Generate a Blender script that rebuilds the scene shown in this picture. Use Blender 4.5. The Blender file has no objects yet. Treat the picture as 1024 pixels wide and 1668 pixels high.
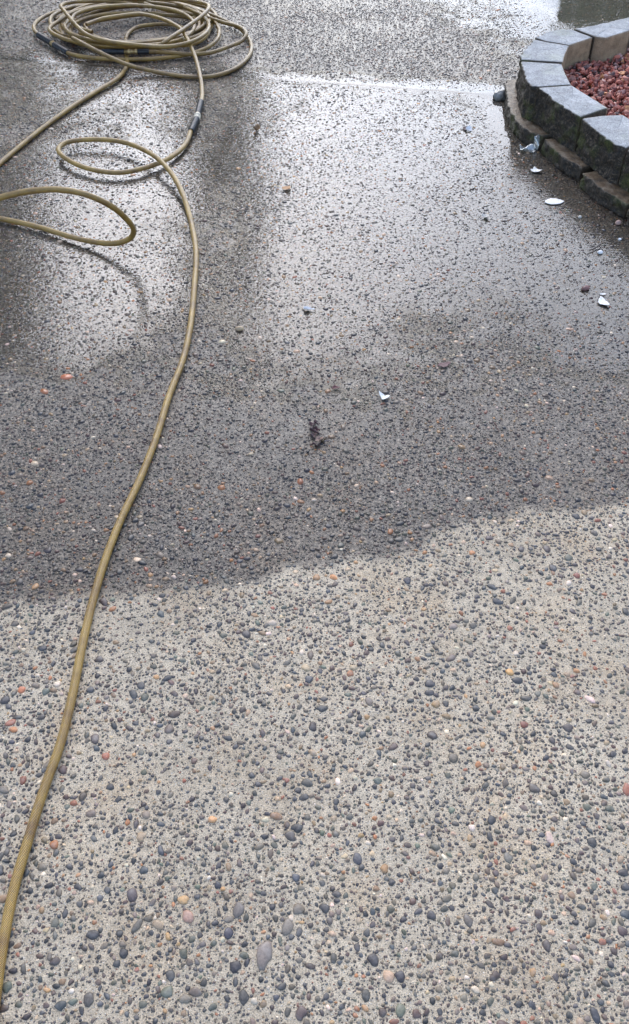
import bpy, bmesh, math, random
import numpy as np
from mathutils import Vector, Matrix, noise as mnoise

random.seed(7); RNG = np.random.default_rng(11)
scene = bpy.context.scene
COL = scene.collection

# ------------------------------------------------------------------ camera
CAM_H, PITCH, VFOV = 1.5, math.radians(45), math.radians(57)
cam_d = bpy.data.cameras.new('camera'); cam = bpy.data.objects.new('camera', cam_d); COL.objects.link(cam)
cam_d.sensor_fit = 'VERTICAL'; cam_d.angle_y = VFOV
cam_d.clip_start = 0.05; cam_d.clip_end = 2000
cam.location = (0, 0, CAM_H); cam.rotation_euler = (math.pi/2 - PITCH, 0, 0)
scene.camera = cam

# ------------------------------------------------------------------ sky, sun, exposure
SUN_EL, SUN_AZ = math.radians(39), math.radians(-8)      # azimuth from +Y towards +X
world = bpy.data.worlds.new('World'); scene.world = world; world.use_nodes = True
wt = world.node_tree; wn = wt.nodes; wl = wt.links
wn.clear()
w_out = wn.new('ShaderNodeOutputWorld'); w_bg = wn.new('ShaderNodeBackground')
sky = wn.new('ShaderNodeTexSky'); sky.sky_type = 'NISHITA'; sky.sun_disc = False
sky.sun_elevation = SUN_EL; sky.sun_rotation = SUN_AZ
sky.air_density = 1.0; sky.dust_density = 1.5; sky.ozone_density = 1.0
hs = wn.new('ShaderNodeHueSaturation'); hs.inputs['Saturation'].default_value = 0.85
tc = wn.new('ShaderNodeTexCoord'); cn = wn.new('ShaderNodeTexNoise')
cn.inputs['Scale'].default_value = 3.2; cn.inputs['Detail'].default_value = 4
cr = wn.new('ShaderNodeMapRange'); cr.inputs['From Min'].default_value = 0.32; cr.inputs['From Max'].default_value = 0.68
cr.inputs['To Min'].default_value = 0.72; cr.inputs['To Max'].default_value = 1.3
cm = wn.new('ShaderNodeMix'); cm.data_type = 'RGBA'; cm.blend_type = 'MULTIPLY'; cm.inputs['Factor'].default_value = 1
wl.new(tc.outputs['Generated'], cn.inputs['Vector']); wl.new(cn.outputs['Fac'], cr.inputs['Value'])
wl.new(sky.outputs['Color'], hs.inputs['Color']); wl.new(hs.outputs['Color'], cm.inputs['A']); wl.new(cr.outputs['Result'], cm.inputs['B'])
ct = wn.new('ShaderNodeMix'); ct.data_type = 'RGBA'; ct.blend_type = 'MULTIPLY'; ct.inputs['Factor'].default_value = 1
ct.inputs['B'].default_value = (.935, .975, 1.05, 1)      # cool overcast
wl.new(cm.outputs['Result'], ct.inputs['A']); wl.new(ct.outputs['Result'], w_bg.inputs['Color']); w_bg.inputs['Strength'].default_value = 0.15
wl.new(w_bg.outputs['Background'], w_out.inputs['Surface'])

sun_d = bpy.data.lights.new('sun', 'SUN'); sun_d.energy = .78; sun_d.angle = math.radians(58)
sun_d.color = (0.96, 0.975, 1.0)
sun = bpy.data.objects.new('sun', sun_d); COL.objects.link(sun)
sdir = Vector((math.sin(SUN_AZ)*math.cos(SUN_EL), math.cos(SUN_AZ)*math.cos(SUN_EL), math.sin(SUN_EL)))
sun.rotation_euler = sdir.to_track_quat('Z', 'Y').to_euler(); sun.location = sdir*20
scene.view_settings.view_transform = 'Standard'; scene.view_settings.look = 'None'
scene.view_settings.exposure = 1.38; scene.view_settings.gamma = 1

# ------------------------------------------------------------------ helpers
FPX = 834/math.tan(VFOV/2)
def U(px, py, z=0.0):
    """point at height z seen at pixel (px, py) of the photograph"""
    a = (px-512)/FPX; b = (834-py)/FPX
    d = (a, math.cos(PITCH)+b*math.sin(PITCH), -math.sin(PITCH)+b*math.cos(PITCH))
    t = (z-CAM_H)/d[2]
    return (d[0]*t, d[1]*t, z)

def tag(o, label=None, cat=None, group=None, kind=None):
    if label: o['label'] = label
    if cat: o['category'] = cat
    if group: o['group'] = group
    if kind: o['kind'] = kind
    return o
def empty(name, loc=(0, 0, 0)):
    o = bpy.data.objects.new(name, None); COL.objects.link(o); o.location = loc; o.empty_display_size = .05
    return o
def link(name, me, mat, parent=None):
    if mat: me.materials.append(mat)
    o = bpy.data.objects.new(name, me); COL.objects.link(o)
    if parent:
        o.parent = parent
        o.matrix_parent_inverse = Matrix.Translation(-Vector(parent.location))
    return o
def np_mesh(name, V, F, smooth=True):
    """V (n,3), F (m,3) or (m,4)"""
    V = np.asarray(V, np.float32); F = np.asarray(F, np.int32)
    k = F.shape[1]
    me = bpy.data.meshes.new(name)
    me.vertices.add(len(V)); me.vertices.foreach_set('co', V.ravel())
    me.loops.add(F.size); me.loops.foreach_set('vertex_index', F.ravel())
    me.polygons.add(len(F)); me.polygons.foreach_set('loop_start', np.arange(0, F.size, k, dtype=np.int32))
    me.polygons.foreach_set('use_smooth', np.full(len(F), smooth))
    me.update(calc_edges=True)
    return me
def fattr(me, name, arr):
    a = me.attributes.new(name, 'FLOAT', 'POINT'); a.data.foreach_set('value', np.asarray(arr, np.float32).ravel())
def cattr(me, name, arr):
    a = me.attributes.new(name, 'FLOAT_COLOR', 'POINT')
    c = np.ones((len(arr), 4), np.float32); c[:, :3] = arr; a.data.foreach_set('color', c.ravel())

def vnoise(x, y, s, seed=0):
    """value noise, cell size s metres, range -1..1"""
    x = np.asarray(x)/s + 1000.3; y = np.asarray(y)/s + 1000.7
    xi = np.floor(x).astype(np.int64); yi = np.floor(y).astype(np.int64)
    fx = x-xi; fy = y-yi; fx = fx*fx*(3-2*fx); fy = fy*fy*(3-2*fy)
    def h(a, b):
        n = (a*374761393 + b*668265263 + seed*1442695041) & 0x7fffffff
        n = ((n ^ (n >> 13))*1274126177) & 0x7fffffff
        return ((n ^ (n >> 16)) & 0xffff)/32767.5 - 1
    return (h(xi, yi)*(1-fx)+h(xi+1, yi)*fx)*(1-fy) + (h(xi, yi+1)*(1-fx)+h(xi+1, yi+1)*fx)*fy
def sstep(a, b, x):
    t = np.clip((x-a)/(b-a), 0, 1); return t*t*(3-2*t)

# ------------------------------------------------------------------ where the ground is wet, where water stands
WB = np.array([U(*p)[:2] for p in [(-260, 992), (0, 985), (150, 975), (280, 966), (420, 944), (560, 912), (650, 902), (760, 850), (900, 824), (1024, 815), (1400, 800)]])
def wet_mask(x, y):
    yb = np.interp(x, WB[:, 0], WB[:, 1])
    d = y - yb + .010*vnoise(x, y, .25, 6) + .012*vnoise(x, y, .10, 3) + .012*vnoise(x, y, .035, 4) + .014*vnoise(x, y, .012, 5)
    return sstep(-.018, .024, d)
JA, JB = 4.016, -0.195                                   # joint between the two slabs: y = JA + JB*x
LEDGE = np.array([U(*p, .055)[:2] for p in [(823, 134), (824, 165), (835, 190), (850, 206), (868, 217), (882, 219), (886, 227), (915, 254), (947, 272), (948, 281), (982, 309), (1022, 333), (1060, 372), (1110, 420)]])
def soak(x, y):
    return sstep(.05, 1.15, y-np.interp(x, WB[:, 0], WB[:, 1]))
def seg_dist(x, y, P):
    d = np.full(np.shape(x), 9.)
    for (ax, ay), (bx, by) in zip(P[:-1], P[1:]):
        t = np.clip(((x-ax)*(bx-ax)+(y-ay)*(by-ay))/((bx-ax)**2+(by-ay)**2+1e-12), 0, 1)
        d = np.minimum(d, np.hypot(x-ax-t*(bx-ax), y-ay-t*(by-ay)))
    return d
BLOBS = [(540, 420, .34, .9, 1.35), (500, 480, .18, .25, 1.1), (150, 480, .26, .4, 1.6), (40, 560, .2, .2, .8), (950, 500, .32, .75, 1.3),
         (620, 240, .42, .32, 1.4), (200, 260, .38, .35, 1.1), (790, 152, .07, .10, 2.6), (740, 140, .10, .05, 1.2), (945, 10, .30, .42, 3.4),
         (880, 330, .12, .2, 1.0), (760, 250, .2, .25, .8), (355, 420, .10, .5, -.9), (850, 560, .2, .2, .3)]
def film(x, y):
    """height of the standing water above the slab, in millimetres (negative: none)"""
    f = .12 + .3*sstep(2.0, 2.8, y) + .5*vnoise(x, y, .42, 21) + .45*vnoise(x, y, .12, 22) + .3*vnoise(x, y, .035, 23) + .16*vnoise(x, y, .016, 24)
    for px, py, rx, ry, a in BLOBS:
        cx, cy, _ = U(px, py); f = f + a*np.exp(-((x-cx)/rx)**2 - ((y-cy)/ry)**2)
    dj = y - (JA+JB*x)
    wj = .004+.024*sstep(.05, .62, x)+.008*vnoise(x, x*0, .09, 44)+.022*vnoise(x, y, .06, 45)*sstep(.25, .5, x); wj = np.maximum(wj, .004)
    f = f + 2.7*np.exp(-((dj-.012)/wj)**2)*sstep(-.5, .3, x) + .8*np.exp(-((dj-.015)/.03)**2)
    dl = seg_dist(x, y, LEDGE)
    f = f + 2.4*np.exp(-(dl/.075)**2)
    yb = np.interp(x, WB[:, 0], WB[:, 1])
    f = f - 1.55*(1-sstep(.0, 1.3, y-yb)) - .8*(1-sstep(.0, .45, y-yb))
    f = f - 1.9*sstep(.06, .3, dj)*(1-sstep(.55, .85, x+.35*(y-4.4)))
    thick = np.exp(-((dj-.012)/wj)**2)*sstep(-.5, .3, x) + np.exp(-(dl/.06)**2) + np.exp(-((x-1.30)/.35)**2-((y-4.9)/.5)**2)
    cap = .85+1.9*np.clip(thick, 0, 1)
    return cap - np.logaddexp(0, (cap-f)*3.5)/3.5*1.0 + .0

# ------------------------------------------------------------------ node helpers
class NT:
    def __init__(s, name):
        s.m = bpy.data.materials.new(name); s.m.use_nodes = True; s.t = s.m.node_tree; s.t.nodes.clear()
        s.out = s.t.nodes.new('ShaderNodeOutputMaterial')
    def n(s, ty, **kw):
        nd = s.t.nodes.new('ShaderNode'+ty)
        for k, v in kw.items():
            if k in nd.inputs.keys(): s.set(nd.inputs[k], v)
            else: setattr(nd, k, v)
        return nd
    def set(s, i, v):
        if isinstance(v, bpy.types.NodeSocket): s.t.links.new(v, i)
        else: i.default_value = v
    def attr(s, name, col=False):
        nd = s.n('Attribute', attribute_name=name); return nd.outputs['Color' if col else 'Fac']
    def noise(s, vec, scale, detail=3, rough=.55):
        nd = s.n('TexNoise', Scale=scale, Detail=detail, Roughness=rough); s.t.links.new(vec, nd.inputs['Vector']); return nd.outputs['Fac']
    def vor(s, vec, scale, feature='F1', out='Distance'):
        nd = s.n('TexVoronoi', feature=feature); nd.inputs['Scale'].default_value = scale; s.t.links.new(vec, nd.inputs['Vector']); return nd.outputs[out]
    def ramp(s, v, pts):
        nd = s.n('ValToRGB'); e = nd.color_ramp.elements
        while len(e) < len(pts): e.new(.5)
        for el, (p, c) in zip(e, pts):
            el.position = p; el.color = (c, c, c, 1) if not hasattr(c, '__len__') else (*c, 1)
        s.t.links.new(v, nd.inputs['Fac']); return nd.outputs['Color']
    def rng(s, v, a, b, c, d):
        nd = s.n('MapRange'); s.set(nd.inputs[0], v)
        for i, q in enumerate((a, b, c, d)): nd.inputs[i+1].default_value = q
        return nd.outputs[0]
    def mix(s, f, a, b, mode='MIX'):
        nd = s.n('Mix', data_type='RGBA', blend_type=mode)
        for k, v in ((0, f), (6, a), (7, b)):
            if isinstance(v, tuple) and len(v) == 3: v = (*v, 1)
            s.set(nd.inputs[k], v)
        return nd.outputs[2]
    def math(s, op, a, b=0.0, c=None):
        nd = s.n('Math', operation=op); s.set(nd.inputs[0], a); s.set(nd.inputs[1], b)
        if c is not None: s.set(nd.inputs[2], c)
        return nd.outputs[0]
    def bump(s, h, strength=1., dist=.001, nrm=None):
        nd = s.n('Bump', Strength=strength, Distance=dist); s.t.links.new(h, nd.inputs['Height'])
        if nrm: s.t.links.new(nrm, nd.inputs['Normal'])
        return nd.outputs['Normal']
    def pos(s): return s.n('NewGeometry').outputs['Position']
    def principled(s, col, rough, nrm=None, **kw):
        p = s.n('BsdfPrincipled')
        if isinstance(col, tuple): col = (*col[:3], 1)
        s.set(p.inputs['Base Color'], col); s.set(p.inputs['Roughness'], rough)
        if nrm: s.t.links.new(nrm, p.inputs['Normal'])
        for k, v in kw.items(): s.set(p.inputs[k.replace('_', ' ')], v)
        s.t.links.new(p.outputs[0], s.out.inputs['Surface']); return s.m

# ------------------------------------------------------------------ materials
def m_mortar():
    t = NT('concrete mortar'); P = t.pos(); wet = t.attr('wet')
    big = t.noise(P, 3.5, 3); mid = t.noise(P, 75, 5, .65); fine = t.noise(P, 420, 2, .7)
    base = t.ramp(big, [(.3, (.49, .395, .275)), (.7, (.60, .49, .345))])
    base = t.mix(.8, base, t.ramp(mid, [(.32, .62), (.52, 1.0), (.7, 1.18)]), 'MULTIPLY')
    base = t.mix(.9, base, t.ramp(t.noise(P, 1.3, 5, .6), [(.32, .80), (.68, 1.12)]), 'MULTIPLY')
    base = t.mix(t.rng(t.noise(P, 4.5, 5, .65), .48, .68, 0, .38), base, t.mix(1, base, (.88, .70, .50), 'MULTIPLY'))
    base = t.mix(.85, base, t.ramp(fine, [(.3, .38), (.52, 1.02), (.75, 1.42)]), 'MULTIPLY')
    # sand grains of many colours
    gcol = t.vor(P, 430, out='Color'); gd = t.vor(P, 430)
    sep = t.n('SeparateColor'); t.t.links.new(gcol, sep.inputs[0])
    grains = t.ramp(sep.outputs[0], [(0, (.05, .05, .055)), (.3, (.16, .15, .14)), (.55, (.36, .32, .26)), (.85, (.5, .46, .4)), (1, (.75, .72, .66))])
    gm = t.math('MULTIPLY', t.rng(gd, .25, .4, 1, 0), t.rng(sep.outputs[1], .5, .62, 0, 1))
    base = t.mix(gm, base, grains)
    pcol = t.vor(P, 190, out='Color'); pd = t.vor(P, 190); sp = t.n('SeparateColor'); t.t.links.new(pcol, sp.inputs[0])
    pm = t.math('MULTIPLY', t.rng(pd, .2, .32, 1, 0), t.rng(sp.outputs[1], .64, .7, 0, 1))
    pg = t.ramp(sp.outputs[0], [(0, (.04, .04, .05)), (.5, (.09, .085, .085)), (.8, (.2, .16, .12)), (1, (.5, .45, .38))])
    base = t.mix(t.math('MULTIPLY', pm, .85), base, pg)
    wc = t.mix(1, base, t.ramp(t.noise(P, 130, 4, .7), [(.35, (.085, .085, .09)), (.5, (.255, .25, .26)), (.64, (.60, .585, .60))]), 'MULTIPLY')  # wet darkening and mottle; the palest flecks paint glints into the colour
    wc = t.mix(t.math('MULTIPLY', t.rng(t.noise(P, 5, 3), .5, .7, 0, 1), .35), wc, t.mix(1, wc, (.95, .75, .5), 'MULTIPLY'))
    col = t.mix(wet, base, wc)
    h = t.math('ADD', t.math('MULTIPLY', fine, 1.), t.math('MULTIPLY', mid, 1.3))
    h = t.math('ADD', h, t.math('MULTIPLY', gm, .5)); h = t.math('ADD', h, t.math('MULTIPLY', pm, .6))
    gl = t.math('SUBTRACT', t.rng(t.noise(P, 30, 3), .35, .65, .40, .56), t.math('MULTIPLY', t.attr('soak'), .24))
    r = t.mix(wet, (.9, .9, .9), gl)
    return t.principled(col, r, t.bump(h, .9, .0016))
def m_pebble():
    t = NT('river pebbles'); P = t.pos(); wet = t.attr('wet'); c = t.attr('tint', True)
    n1 = t.noise(P, 260, 3, .6)
    c = t.mix(1, c, (1.10, .86, .65), 'MULTIPLY'); c = t.mix(.8, c, t.ramp(n1, [(.25, .62), (.7, 1.3)]), 'MULTIPLY')
    # thin cement haze on dry stones
    cem = t.rng(t.noise(P, 90, 3), .46, .74, 0, .8)
    dry = t.mix(t.math('ADD', t.math('MULTIPLY', cem, .35), .03), c, (.36, .34, .31))
    wc = t.mix(1, c, (.72, .68, .66), 'MULTIPLY')
    col = t.mix(wet, dry, wc)
    return t.principled(col, t.math('SUBTRACT', t.rng(wet, 0, 1, .5, .38), t.math('MULTIPLY', t.attr('soak'), .2)), t.bump(n1, .5, .0006))
def m_water():
    t = NT('thin standing water'); P = t.pos()
    mp = t.n('Mapping'); t.t.links.new(P, mp.inputs[0]); mp.inputs['Scale'].default_value = (1, 1.9, 1)
    a = t.noise(mp.outputs[0], 55, 2); b = t.noise(P, 170, 2); c = t.noise(P, 7, 1)
    h = t.math('ADD', t.math('MULTIPLY', a, 1.), t.math('MULTIPLY', b, .35))
    amp = t.attr('ripple')
    nb = t.n('Bump', Distance=.0013); t.t.links.new(h, nb.inputs['Height']); t.set(nb.inputs['Strength'], amp)
    N = nb.outputs[0]
    fr = t.n('Fresnel', IOR=1.35); t.t.links.new(N, fr.inputs['Normal']); cov = t.math('MULTIPLY', fr.outputs[0], t.attr('cover'))
    tr = t.n('BsdfTransparent'); tr.inputs[0].default_value = (.9, .89, .86, 1)
    gl = t.n('BsdfGlossy', Roughness=.05); gl.inputs[0].default_value = (1, 1, 1, 1); t.t.links.new(N, gl.inputs['Normal'])
    mx = t.n('MixShader'); t.t.links.new(cov, mx.inputs[0]); t.t.links.new(tr.outputs[0], mx.inputs[1]); t.t.links.new(gl.outputs[0], mx.inputs[2])
    t.t.links.new(mx.outputs[0], t.out.inputs['Surface']); return t.m
def m_hose():
    t = NT('braided olive hose jacket'); uv = t.n('UVMap', uv_map='UVMap').outputs[0]; P = t.pos()
    s = t.n('SeparateXYZ'); t.t.links.new(uv, s.inputs[0]); u, v = s.outputs[0], s.outputs[1]
    k = 2*math.pi
    su = t.math('SINE', t.math('MULTIPLY', u, k*17)); sv = t.math('SINE', t.math('MULTIPLY', v, k/.0034))
    weave = t.math('MULTIPLY', su, sv)
    rib = t.math('ABSOLUTE', t.math('SINE', t.math('MULTIPLY', u, k*5.5)))
    n = t.noise(P, 22, 4); n2 = t.noise(P, 300, 2)
    col = t.ramp(weave, [(.0, (.14, .068, .006)), (.3, (.53, .295, .03)), (.7, (.92, .545, .075)), (1, (1., .80, .28))])
    col = t.mix(1, col, t.ramp(n, [(.3, (.48, .40, .32)), (.52, (.88, .86, .82)), (.7, (1.05, 1.05, 1.05))]), 'MULTIPLY')
    col = t.mix(t.rng(n2, .5, .75, 0, .4), col, (.10, .085, .05))
    # far coil is grimier than the run near the camera
    g = t.attr('grime'); col = t.mix(g, col, t.mix(1, col, (.50, .46, .44), 'MULTIPLY'))
    h = t.math('ADD', weave, t.math('MULTIPLY', rib, .8))
    return t.principled(col, .30, t.bump(h, .6, .0008), Specular_IOR_Level=.6, Coat_Weight=.3, Coat_Roughness=.22)
def m_simple(name, col, rough=.6, scale=80, var=.35, bumpd=.0008, **kw):
    t = NT(name); P = t.n('TexCoord').outputs['Object']; n = t.noise(P, scale, 4)
    c = t.mix(1., tuple(col[:3]), t.ramp(n, [(.25, 1-var), (.75, 1+var)]), 'MULTIPLY')
    return t.principled(c, rough, t.bump(n, .6, bumpd), **kw)
def m_block():
    t = NT('split concrete wall block'); P = t.pos()
    g = t.n('NewGeometry'); sN = t.n('SeparateXYZ'); t.t.links.new(t.attr('face', True), sN.inputs[0])
    top, outer, inner = sN.outputs[0], sN.outputs[1], sN.outputs[2]
    fine = t.noise(P, 380, 2, .7); mid = t.noise(P, 28, 4); big = t.noise(P, 7, 3)
    gray = t.ramp(mid, [(.3, (.31, .305, .295)), (.7, (.475, .475, .465))])
    gray = t.mix(1, gray, t.ramp(t.noise(P, 150, 3, .7), [(.32, .62), (.65, 1.2)]), 'MULTIPLY')
    gray = t.mix(1, gray, t.ramp(fine, [(.3, .45), (.5, 1.), (.7, 1.35)]), 'MULTIPLY')
    gray = t.mix(t.rng(t.vor(P, 150), .0, .22, .75, 0), gray, (.12, .12, .125))
    gray = t.mix(t.rng(t.noise(P, 16, 4), .5, .7, 0, .45), gray, (.22, .225, .225))
    gray = t.mix(t.rng(big, .56, .68, 0, .35), gray, (.36, .37, .25))
    brown = t.ramp(mid, [(.25, (.16, .105, .06)), (.6, (.30, .21, .125)), (.8, (.38, .28, .18))])
    brown = t.mix(1, brown, t.ramp(fine, [(.3, .6), (.7, 1.35)]), 'MULTIPLY')
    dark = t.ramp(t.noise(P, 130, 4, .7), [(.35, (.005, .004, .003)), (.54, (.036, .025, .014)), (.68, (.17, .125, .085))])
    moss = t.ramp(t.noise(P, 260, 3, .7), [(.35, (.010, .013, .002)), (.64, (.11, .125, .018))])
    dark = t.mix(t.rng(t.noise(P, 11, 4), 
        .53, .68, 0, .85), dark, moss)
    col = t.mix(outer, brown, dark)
    col = t.mix(inner, col, brown)
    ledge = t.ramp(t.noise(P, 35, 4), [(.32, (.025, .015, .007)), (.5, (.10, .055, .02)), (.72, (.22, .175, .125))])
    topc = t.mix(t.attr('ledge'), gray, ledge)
    col = t.mix(top, col, topc)
    h = t.math('ADD', t.math('MULTIPLY', fine, .6), t.math('MULTIPLY', t.noise(P, 120, 4, .7), t.math('ADD', t.math('MULTIPLY', outer, 5.), .4)))
    r = t.mix(t.attr('ledge'), t.mix(top, (.6, .6, .6), (.8, .8, .8)), (.42, .42, .42))
    return t.principled(col, r, t.bump(h, .8, .0016))
def m_lava():
    t = NT('red lava rock'); P = t.pos(); c = t.attr('tint', True); n = t.noise(P, 350, 3, .7)
    c = t.mix(1, c, t.ramp(n, [(.3, .5), (.7, 1.35)]), 'MULTIPLY')
    return t.principled(c, .6, t.bump(n, 1., .0015))
MAT = dict(mortar=m_mortar(), pebble=m_pebble(), water=m_water(), hose=m_hose(), block=m_block(), lava=m_lava(),
           rubber=m_simple('black rubber sleeve', (.018, .019, .022), .42, 120, .4),
           brass=m_simple('brass fitting', (.50, .36, .17), .38, 200, .3, Metallic=.75),
           steel=m_simple('steel ferrule', (.45, .45, .46), .35, 200, .25, Metallic=.85),
           cream=m_simple('cream tape collar', (.62, .54, .40), .6, 200, .25),
           earth=m_simple('damp soil', (.06, .042, .028), .9, 60, .5, .004),
           leafgreen=m_simple('evergreen foliage', (.09, .12, .035), .6, 12, .5),
           bark=m_simple('brown bark', (.10, .07, .05), .85, 25, .5, .01),
           fence=m_simple('weathered cedar boards', (.50, .47, .26), .8, 9, .35, .002))

# ------------------------------------------------------------------ the driveway: two slabs, a joint and the ground beyond
X0, X1, Y0, Y1 = -3.0, 3.0, -1.0, 6.6
def slab(name, ya, yb, ny):
    nx = 400
    xs = np.linspace(X0, X1, nx); t = np.linspace(0, 1, ny)
    X = np.tile(xs, (ny, 1)); A = ya(xs); B = yb(xs)
    Y = A[None, :]*(1-t[:, None]) + B[None, :]*t[:, None]
    Z = np.zeros_like(X)
    V = np.stack([X, Y, Z], -1).reshape(-1, 3)
    i = np.arange((ny-1)*nx).reshape(ny-1, nx)[:, :-1].ravel()
    F = np.stack([i, i+1, i+nx+1, i+nx], 1)
    wet = wet_mask(V[:, 0], V[:, 1])
    # rounded arris and side going down on every border
    ring = np.concatenate([np.arange(nx), np.arange(1, ny)*nx+nx-1, (ny-1)*nx+np.arange(nx-2, -1, -1), np.arange(ny-2, 0, -1)*nx])
    cx, cy = 0, (Y.mean()); R = V[ring]
    nrm = np.zeros_like(R); k = len(ring)
    tan = np.roll(R, -1, 0)-np.roll(R, 1, 0); tan /= np.linalg.norm(tan, axis=1)[:, None]
    nrm[:, 0] = tan[:, 1]; nrm[:, 1] = -tan[:, 0]
    rings = [ring]; allV = [V]; n = len(V)
    for off, dz in ((.002, -.0012), (.0035, -.004), (.0035, -.1)):
        Q = R+nrm*off; Q[:, 2] += dz; allV.append(Q); rings.append(np.arange(n, n+k)); n += k
    for a, b in zip(rings[:-1], rings[1:]):
        F = np.concatenate([F, np.stack([a, b, np.roll(b, -1), np.roll(a, -1)], 1)])
    V = np.concatenate(allV)
    me = np_mesh(name, V, F); fattr(me, 'wet', wet_mask(V[:, 0], V[:, 1])); fattr(me, 'soak', soak(V[:, 0], V[:, 1]))
    o = link(name, me, MAT['mortar']); return o
joint = lambda xs: JA+JB*xs + .0025*vnoise(xs, xs*0, .07, 8)
near = slab('driveway', lambda xs: np.full_like(xs, Y0), lambda xs: joint(xs)-.008, 480)
tag(near, 'near slab of pebble-studded concrete driveway, dry below and wet above', kind='structure')
far = slab('driveway', lambda xs: joint(xs)+.008, lambda xs: np.full_like(xs, Y1), 200)
tag(far, 'far slab of wet exposed-aggregate concrete beyond the joint', kind='structure')
# joint filler
xs = np.linspace(X0, X1, 300); V = []
for x, y in zip(xs, joint(xs)): V += [(x, y-.014, -.009), (x, y+.014, -.009)]
F = [(2*i, 2*i+2, 2*i+3, 2*i+1) for i in range(299)]
me = np_mesh('expansion_joint', V, F); tag(link('expansion_joint', me, MAT['earth']), 'dark groove between the two driveway slabs', kind='structure')
# ground to the horizon
g = NT('garden ground'); P = g.pos(); n = g.noise(P, 3, 5)
gm_ = g.principled(g.ramp(n, [(.35, (.05, .04, .028)), (.6, (.06, .075, .03))]), .9, g.bump(g.noise(P, 40, 4), 1, .01))
me = np_mesh('ground', [(-900, -900, -.05), (900, -900, -.05), (900, 900, -.05), (-900, 900, -.05)], [(0, 1, 2, 3)])
tag(link('ground', me, gm_), kind='structure')

# ------------------------------------------------------------------ exposed aggregate pebbles set in the slabs
PAL = np.array([(.055, .06, .072), (.045, .048, .056), (.075, .075, .078), (.085, .08, .068), (.06, .05, .05), (.10, .105, .10),
                (.08, .09, .075), (.09, .065, .06), (.14, .13, .115), (.06, .075, .095), (.035, .037, .045), (.17, .16, .15),
                (.22, .17, .11), (.33, .17, .08), (.36, .25, .14), (.24, .11, .075), (.62, .60, .56), (.12, .15, .13), (.42, .36, .28)])
PW = np.array([9, 9, 8, 8, 8, 7, 6, 8, 8, 6, 8, 5, 5, 1.5, 2.5, 2.2, 3., 3, 3.5]); PW = PW/PW.sum()
def in_view(x, y, m=.75):
    return np.abs(x) < m + .36*np.maximum(y, 0)
BIG = [(430, 1555, .022, .0125, -.15, (.20, .20, .21)), (468, 1510, .014, .009, -.2, (.16, .16, .17)), (388, 1482, .0135, .009, -.1, (.12, .12, .115)),
       (215, 1458, .0115, .0095, .6, (.10, .095, .11)), (223, 1508, .013, .006, -.5, (.15, .15, .14)), (490, 1650, .010, .009, .3, (.09, .08, .085)),
       (372, 1520, .009, .008, .2, (.06, .07, .10)), (473, 1362, .011, .008, 1.3, (.12, .12, .125)), (35, 1124, .008, .007, .2, (.42, .17, .08)),
       (88, 1376, .009, .007, .2, (.44, .20, .09)), (298, 1466, .011, .006, 1.5, (.60, .42, .22)), (450, 1330, .011, .007, 1.4, (.30, .19, .12)),
       (306, 1493, .011, .009, .3, (.30, .22, .18)), (346, 1335, .008, .006, 1.2, (.55, .38, .22)), (550, 1273, .007, .005, .2, (.75, .74, .70)),
       (172, 1232, .008, .007, 0, (.33, .13, .08)), (926, 950, .006, .008, .4, (.72, .70, .66)), (543, 941, .009, .006, 1.2, (.58, .33, .16)),
       (108, 614, .018, .013, 1.3, (.50, .22, .15)), (72, 638, .016, .009, .9, (.50, .26, .15)), (443, 1015, .008, .009, .1, (.6, .57, .52)),
       (830, 1095, .009, .007, .3, (.6, .38, .16)), (663, 946, .010, .008, .4, (.045, .05, .07)), (810, 980, .012, .008, 1.2, (.05, .055, .075))]
def scatter():
    pts = []
    cell = .012; grid = {}
    def ok(x, y, r):
        ci, cj = int(math.floor(x/cell)), int(math.floor(y/cell)); k = 2 if r < .012 else 3
        for i in range(ci-k, ci+k+1):
            for j in range(cj-k, cj+k+1):
                for (qx, qy, qr) in grid.get((i, j), ()):
                    if (qx-x)**2+(qy-y)**2 < ((qr+r)*.93)**2: return False
        return True
    def put(x, y, r): grid.setdefault((int(math.floor(x/cell)), int(math.floor(y/cell))), []).append((x, y, r))
    for px, py, a, b, rot, c in BIG:
        x, y, _ = U(px, py); put(x, y, (a+b)/2); pts.append((x, y, a, b, math.pi/2+rot, .0038 if a < .02 else .006, *c))
    def batch(n_per_m2, rlo, rhi, far_lim):
        A = (X1-X0)*(Y1-Y0); N = int(n_per_m2*A)
        x = RNG.uniform(X0+.01, X1-.01, N); y = RNG.uniform(-.15, Y1-.03, N)
        dens = (.85+.45*vnoise(x, y, .16, 31))*(1-.2*sstep(2.6, 4.4, y))
        keep = in_view(x, y) & (y < far_lim) & (RNG.random(N) < dens) & (np.abs(y-(JA+JB*x)) > rhi+.004)
        x = x[keep]; y = y[keep]; N = len(x)
        r = rlo+(rhi-rlo)*RNG.random(N)**1.9
        e = RNG.uniform(1., 1.75, N); rot = RNG.uniform(0, math.pi, N); ci = RNG.choice(len(PAL), N, p=PW)
        for i in range(N):
            if ok(x[i], y[i], r[i]):
                put(x[i], y[i], r[i]); s = math.sqrt(e[i]); c = PAL[ci[i]]
                hh = min(.0006+r[i]*random.uniform(.18, .62), .0034)
                pts.append((x[i], y[i], r[i]*s, r[i]/s, rot[i], hh, c[0], c[1], c[2]))
    batch(330, .0058, .0098, 9)
    batch(4000, .0034, .0060, 9)
    batch(9500, .0021, .0034, 9)
    batch(15000, .0011, .0021, 2.3)
    return np.array(pts, np.float64)
PTS = scatter()
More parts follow.
